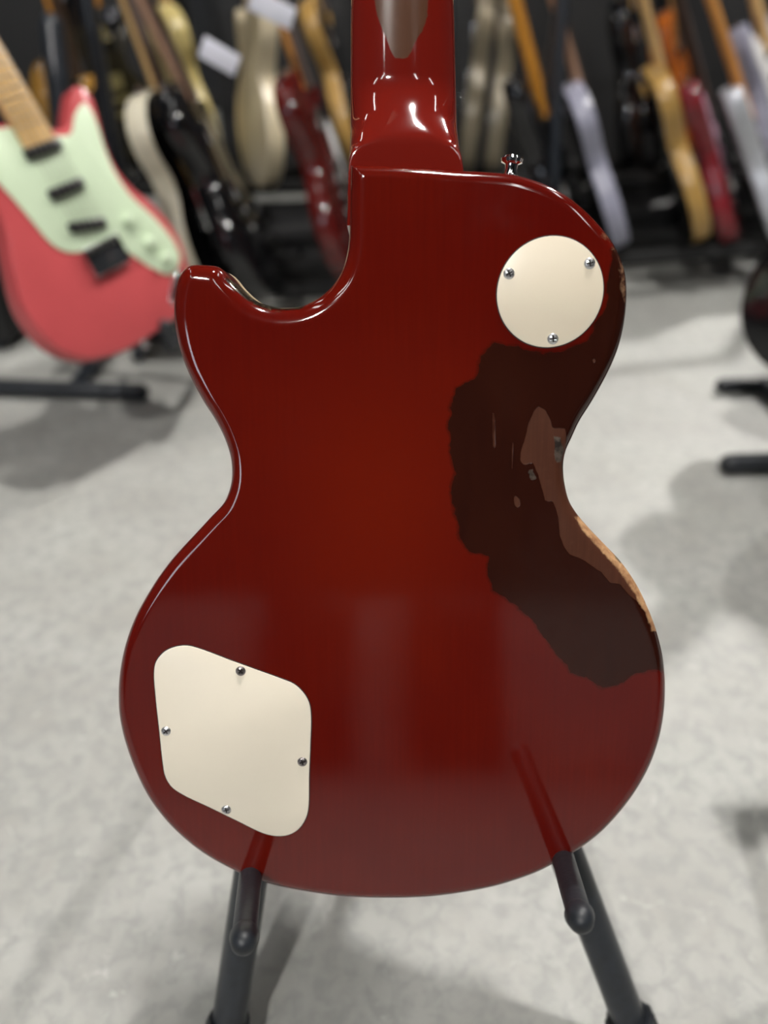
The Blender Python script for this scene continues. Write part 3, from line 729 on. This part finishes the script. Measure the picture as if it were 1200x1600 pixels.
    if detail:
        for j in range(1, 22):
            y = h0 - 0.648 * (1 - 2 ** (-j / 12)) * (Lk / (0.648 * (1 - 2 ** (-21 / 12)))) * 0.98
            q = (h0 - y) / Lk; hw_ = 0.0215 + 0.0062 * q
            tube('fret', [(-hw_, y, 0.0322), (hw_, y, 0.0322)], 0.0011, 'fretwire', fbd, 6, cap='flat')
        for j in range(6):
            s_ = (j - 2.5) / 2.5
            tube('string', [(s_ * 0.026, 0.150, 0.036), (s_ * 0.0175, h0, 0.034)], 0.0006, 'fretwire', t, 5, cap='flat')
    return t

# the pink-red guitar at the left edge, nearer than the rack
fm = place((222, 530), (-80, 16), 1.22, 60, None, 0.06)
guitar('faded pinkish red double-cutaway guitar with mint pickguard, leftmost, on a low stand', fm, 'strat', 'pinkred', 'pinkred', 'maple', 'maple', 'mint', detail=True, group='guitars on their own stands', knobs='mint')
# black guitar cut off by the right edge
fm2 = place((1318, 596), (1345, 300), 1.17, -42, None, 0.12)
guitar('gloss black guitar half out of view at the right edge of the picture', fm2, 'single', 'black', 'black', 'rosewood', 'rosewood', None, group='guitars on their own stands')

ROW = [
 # bottom, upper, yaw, shape, face, side, neck, board, guard, label
 ((185, 405), (66, 0), 85, 'single', 'black', 'amber', 'amberneck', 'rosewood', None, 'black guitar with an amber edge, just behind the mint pickguard'),
 ((345, 440), (203, 60), 86, 'tele', 'black', 'creamedge', 'maple', 'rosewood', None, 'black guitar with a long cream edge, left end of the rack'),
 ((425, 455), (205, 0), 92, 'single', 'black', 'black', 'tanneck', 'rosewood', None, 'black guitar with a tan neck, behind the cream-edged one'),
 ((560, 425), (415, 0), 84, 'single', 'winered', 'winered', 'orangeneck', 'rosewood', 'white', 'wine red guitar with an orange-brown neck, left of the foreground neck'),
 ((888, 378), (788, 0), 72, 'strat', 'black', 'black', 'amberneck', 'amberneck', 'blackp', 'black guitar with a bright orange neck, right of the foreground neck'),
 ((958, 372), (852, 0), 88, 'tele', 'black', 'lavender', 'tanneck', 'rosewood', 'white', 'black guitar with a lavender grey edge and pinkish tan neck, above the red shoulder'),
 ((1084, 364), (990, 0), 86, 'single', 'black', 'goldtop', 'maple', 'rosewood', None, 'black guitar with a golden brown edge, right half of the rack'),
 ((1142, 358), (1045, 0), 74, 'strat', 'redburst', 'redburst', 'rosewood', 'rosewood', 'pinkplate', 'dark candy red guitar with a pink pickguard on the rack'),
 ((1212, 356), (1095, 0), 78, 'strat', 'silver', 'silver', 'orangeneck', 'orangeneck', 'white', 'pale silver guitar with an orange neck, right end of the rack'),
]
BACKROW = [
 ((205, 272), (128, 0), 70, 'single', 'black', 'greyedge', 'amberneck', 'amberneck', None, 'charcoal guitar with an amber neck in the back row, upper left'),
 ((322, 262), (245, 0), 118, 'tele', 'paleyellow', 'paleyellow', 'maple', 'rosewood', None, 'pale yellow guitar in the back row, left part'),
 ((408, 285), (398, 0), 112, 'single', 'creambody', 'creambody', 'maple', 'rosewood', None, 'cream guitar in the back row, left of the wine red one'),
 ((575, 262), (485, 0), 86, 'single', 'black', 'goldtop', 'maple', 'rosewood', None, 'black guitar with a gold edge in the back row, beside the foreground neck'),
 ((728, 262), (762, 0), -96, 'single', 'olivewood', 'olivewood', 'olivewood', 'rosewood', None, 'olive brown wooden guitar in the back row, just right of the foreground neck'),
 ((770, 262), (800, 0), -98, 'tele', 'olivewood', 'olivewood', 'olivewood', 'rosewood', None, 'olive brown wooden guitar in the back row, just left of the bright orange neck'),
 ((1000, 252), (975, 0), 66, 'single', 'black', 'black', 'maple', 'rosewood', None, 'gloss black guitar in the back row, above the round cover plate'),
 ((1066, 250), (1040, 0), 62, 'tele', 'sunburst', 'sunburst', 'maple', 'rosewood', None, 'orange sunburst guitar in the back row, right part'),
 ((1225, 248), (1165, 0), 60, 'strat', 'lavender', 'lavender', 'maple', 'maple', 'white', 'lavender grey guitar in the back row, right end'),
]
ZF = 0.125; ZBK = 0.24
for (b_, u_, yaw, shp, fc, sd_, nk, bd, gd, lab) in ROW:
    guitar(lab, place(b_, u_, 0, yaw, ZF, 0.0), shp, fc, sd_, nk, bd, gd)
for (b_, u_, yaw, shp, fc, sd_, nk, bd, gd, lab) in BACKROW:
    guitar(lab, place(b_, u_, 0, yaw, ZBK, 0.0), shp, fc, sd_, nk, bd, gd, group='guitars in the back row')

# racks: foam rails on tube frames
def rack(label, pA, pB, zr=0.101):
    pA, pB = Vector((*pA, 0)), Vector((*pB, 0)); u = (pB - pA).normalized(); v = Vector((-u.y, u.x, 0))
    if v.y < 0: v = -v
    t = tag(empty('guitar_rack', Matrix.Translation((pA + pB) / 2)), label, 'rack', 'black tube guitar racks')
    c = (pA + pB) / 2; A, B = pA - c, pB - c; up = Vector((0, 0, 1))
    for off in (-0.085, 0.085):
        tube('bottom_rail', [A + v * off + up * zr, B + v * off + up * zr], 0.012, 'tube', t, 14)
        tube('foam_sleeve', [A + u * 0.03 + v * off + up * zr, B - u * 0.03 + v * off + up * zr], 0.019, 'foam', t, 14, cap='flat')
    for E in (A, B):
        tube('foot_bar', [E + v * -0.20 + up * 0.016, E + v * 0.20 + up * 0.016], 0.0145, 'rubber', t, 14)
        tube('end_frame', [E + v * -0.085 + up * 0.02, E + v * -0.085 + up * (zr + 0.012), E + v * 0.0 + up * (zr + 0.46), E + v * 0.02 + up * 0.80], 0.013, 'tube', t, 14)
        tube('end_frame', [E + v * 0.085 + up * 0.02, E + v * 0.085 + up * (zr + 0.012), E + v * 0.03 + up * (zr + 0.46), E + v * 0.02 + up * 0.80], 0.013, 'tube', t, 14)
    tube('top_rail', [A + v * 0.02 + up * 0.80, B + v * 0.02 + up * 0.80], 0.012, 'tube', t, 14)
    return t
def on_row(px, py, z=ZF): q = floor_pt(px, py, z); return (q.x, q.y)
rack('black rack under the front row of guitars, left of the foreground neck', on_row(215, 432), on_row(610, 412))
rack('black rack under the front row of guitars, right of the foreground neck', on_row(840, 384), on_row(1260, 352))
rack('black rack under the back row of guitars, left part', on_row(150, 272, ZBK), on_row(630, 264, ZBK), 0.216)
rack('black rack under the back row of guitars, right part', on_row(690, 263, ZBK), on_row(1290, 247, ZBK), 0.216)

# low stands for the pink and the black guitar
def low_stand(label, x, y, rz, z_arm, reach, foot, arms):
    """foot: x range of the front foot bar; arms: x centre of the carrying arms, all in the stand's own frame"""
    t = tag(empty('guitar_stand', Matrix.Translation((x, y, 0)) @ Matrix.Rotation(rz, 4, 'Z')), label, 'stand')
    tube('foot_bar', [(foot[0], -0.06, 0.018), (foot[1], -0.06, 0.018)], 0.0175, 'rubber', t, 18)
    tube('foot_bar', [(-0.08, 0.24, 0.016), (0.13, 0.24, 0.016)], 0.0150, 'rubber', t, 18)
    tube('spine', [(0, -0.06, 0.02), (0, 0.24, 0.02)], 0.013, 'tube', t, 16)
    tube('post', [(0, 0.04, 0.02), (0, 0.10, 0.25), (0, 0.20, 0.62)], 0.022, 'tube', t, 16)
    box('yoke', (0, 0.06, z_arm - 0.035), (0.07, 0.05, 0.09), 'rubber', t, 0.012)
    for s in (-1, 1):
        tube('support_arm', [(0, 0.06, z_arm - 0.035), (arms + s * 0.07, 0.03, z_arm - 0.035), (arms + s * 0.08, -reach, z_arm - 0.022), (arms + s * 0.08, -reach - 0.012, z_arm + 0.02)], 0.0105, 'rubber', t, 14)
    return t
low_stand('black low stand holding the pinkish red guitar at the left edge', -0.62, 1.46, math.radians(-4), fm.translation.z, 0.20, (-0.22, 0.14), 0.19)
fm3 = frame(Vector((0.505, 0.50, 0.20)), Vector((1, 0, 0)), Vector((0, 0.26, 0.966)), Vector((0, -0.966, 0.26)))  # unseen guitar added so that its shadow falls in from the right
guitar('wine red guitar added unseen beyond the right edge to cast a shadow on the floor', fm3, 'single', 'winered', 'winered', 'tanneck', 'rosewood', None, group='guitars on their own stands')
low_stand('black low stand under the added wine red guitar, unseen beyond the right edge', 0.70, 0.60, 0, 0.19, 0.10, (0.0, 0.2), -0.17)
low_stand('black low stand under the black guitar at the right edge', fm2.translation.x + 0.02, fm2.translation.y + 0.02, math.radians(4), max(0.09, fm2.translation.z), 0.06, (-0.20, 0.20), 0.0)

# price cards hung among the left guitars
def card(px, py, Y, w_, h_, rz, label):
    c = vplane(px, py, Y)
    t = box('price_card', (0, 0, 0), (w_, 0.002, h_), 'card', None, 0.0005)
    t.matrix_world = Matrix.Translation(c) @ Matrix.Rotation(rz, 4, 'Y')
    return tag(t, label, 'price card', 'blank price cards')
card(343, 88, 1.62, 0.070, 0.036, math.radians(28), 'tilted white price card hanging above the tan-necked black guitar')
card(425, 14, 1.64, 0.080, 0.036, math.radians(24), 'white price card at the top edge, left of the foreground neck')

def case(label, pA, pB, dp=0.30, ht=0.165):  # black boxes added to cover the floor and darken it under the racks
    pA, pB = Vector((*pA, 0)), Vector((*pB, 0)); u = (pB - pA).normalized(); c = (pA + pB) / 2; L = (pB - pA).length
    t = tag(empty('floor_dark_case', Matrix.Translation(c) @ Matrix.Rotation(math.atan2(u.y, u.x), 4, 'Z')), label, 'case', 'added black cases that darken the floor')
    box('base_shell', (0, 0, 0.055), (L, dp, 0.11), 'tolex', t, 0.02); box('lid', (0, 0, 0.11 + (ht - 0.11) / 2), (L, dp, ht - 0.11), 'tolex', t, 0.015)
    tube('handle', [(-0.06, -dp / 2 - 0.002, 0.10), (-0.05, -dp / 2 - 0.03, 0.10), (0.05, -dp / 2 - 0.03, 0.10), (0.06, -dp / 2 - 0.002, 0.10)], 0.008, 'blackp', t, 10)
    for sx in (-0.32, 0.32): box('latch', (sx * L, -dp / 2 - 0.003, 0.11), (0.03, 0.008, 0.035), 'blackp', t, 0.002)
def beh(px, py, dy): q = floor_pt(px, py, ZF); return (q.x, q.y + dy)
case('black case added behind the left rack to darken the floor', beh(240, 428, 0.36), beh(560, 412, 0.36))
case('black case added behind the right rack to darken the floor, nearer the foreground guitar', beh(690, 392, 0.34), beh(955, 378, 0.34))
case('black case added behind the right rack to darken the floor, at the right edge', beh(985, 376, 0.34), beh(1290, 352, 0.34))

# black amplifiers behind the guitars, plus unseen ones added behind the phone
def amp(label, x, y, wd, dp, ht, rz=0):
    t = tag(empty('amplifier', Matrix.Translation((x, y, 0)) @ Matrix.Rotation(rz, 4, 'Z')), label, 'amplifier', 'black amplifiers')
    box('cabinet', (0, 0, ht / 2 + 0.02), (wd, dp, ht), 'tolex', t, 0.012)
    box('grille', (0, -dp / 2 - 0.004, ht * 0.42 + 0.02), (wd * 0.9, 0.008, ht * 0.74), 'grille', t, 0.003)
    box('control_panel', (0, -dp / 2 - 0.003, ht * 0.90 + 0.02), (wd * 0.9, 0.006, ht * 0.09), 'blackp', t, 0.002)
    for j in range(6): lathe('knob', [(0.011, 0), (0.011, 0.006), (0.008, 0.016), (0.002, 0.017)], (-wd * 0.3 + j * wd * 0.11, -dp / 2 - 0.006, ht * 0.90 + 0.02), (0, -1, 0), 'blackp', t, 14)
    box('handle', (0, 0, ht + 0.035), (0.18, 0.03, 0.014), 'blackp', t, 0.005)
    for sx in (-1, 1):
        for sy in (-1, 1): lathe('foot', [(0.018, 0), (0.02, 0.004), (0.016, 0.022)], (sx * wd * 0.42, sy * dp * 0.38, 0), (0, 0, 1), 'rubber', t, 14)
    return t
for i, (x, wd, ht) in enumerate(((-1.75, 0.66, 0.62), (-0.98, 0.70, 0.78), (-0.22, 0.66, 0.66), (0.50, 0.62, 0.80), (1.22, 0.70, 0.70), (1.95, 0.66, 0.6))):
    amp('black guitar amplifier behind the back row of guitars, number %s from the left' % ('one', 'two', 'three', 'four', 'five', 'six')[i], x * 1.15, 3.35, wd * 1.1, 0.32, ht * 1.1)

amp('small black amplifier on the floor at the left edge, behind the pinkish red guitar', -1.08, 1.78, 0.52, 0.26, 0.30, math.radians(-6))
for x, nm in ((-0.42, 'left'), (0.40, 'right')):  # unseen cabinets added; their reflection stands in for the photographer's
    a_ = amp('unseen tall black cabinet added behind the phone for its dark reflection in the lacquer, %s of the pair' % nm, x * 1.2, -4.5, 0.60, 0.36, 1.15, math.pi)
bpy.context.view_layer.update()
for s in 'LR':
    q = legs[s][2] + Vector((0, ORG.y, 0)) - CAM
    print('foot', s, 600 + F * q.dot(RIGHT) / q.dot(FWD), 800 - F * q.dot(UP) / q.dot(FWD))
print('guitar base z', ORG.z, 'strat', fm.translation, 'black', fm2.translation)
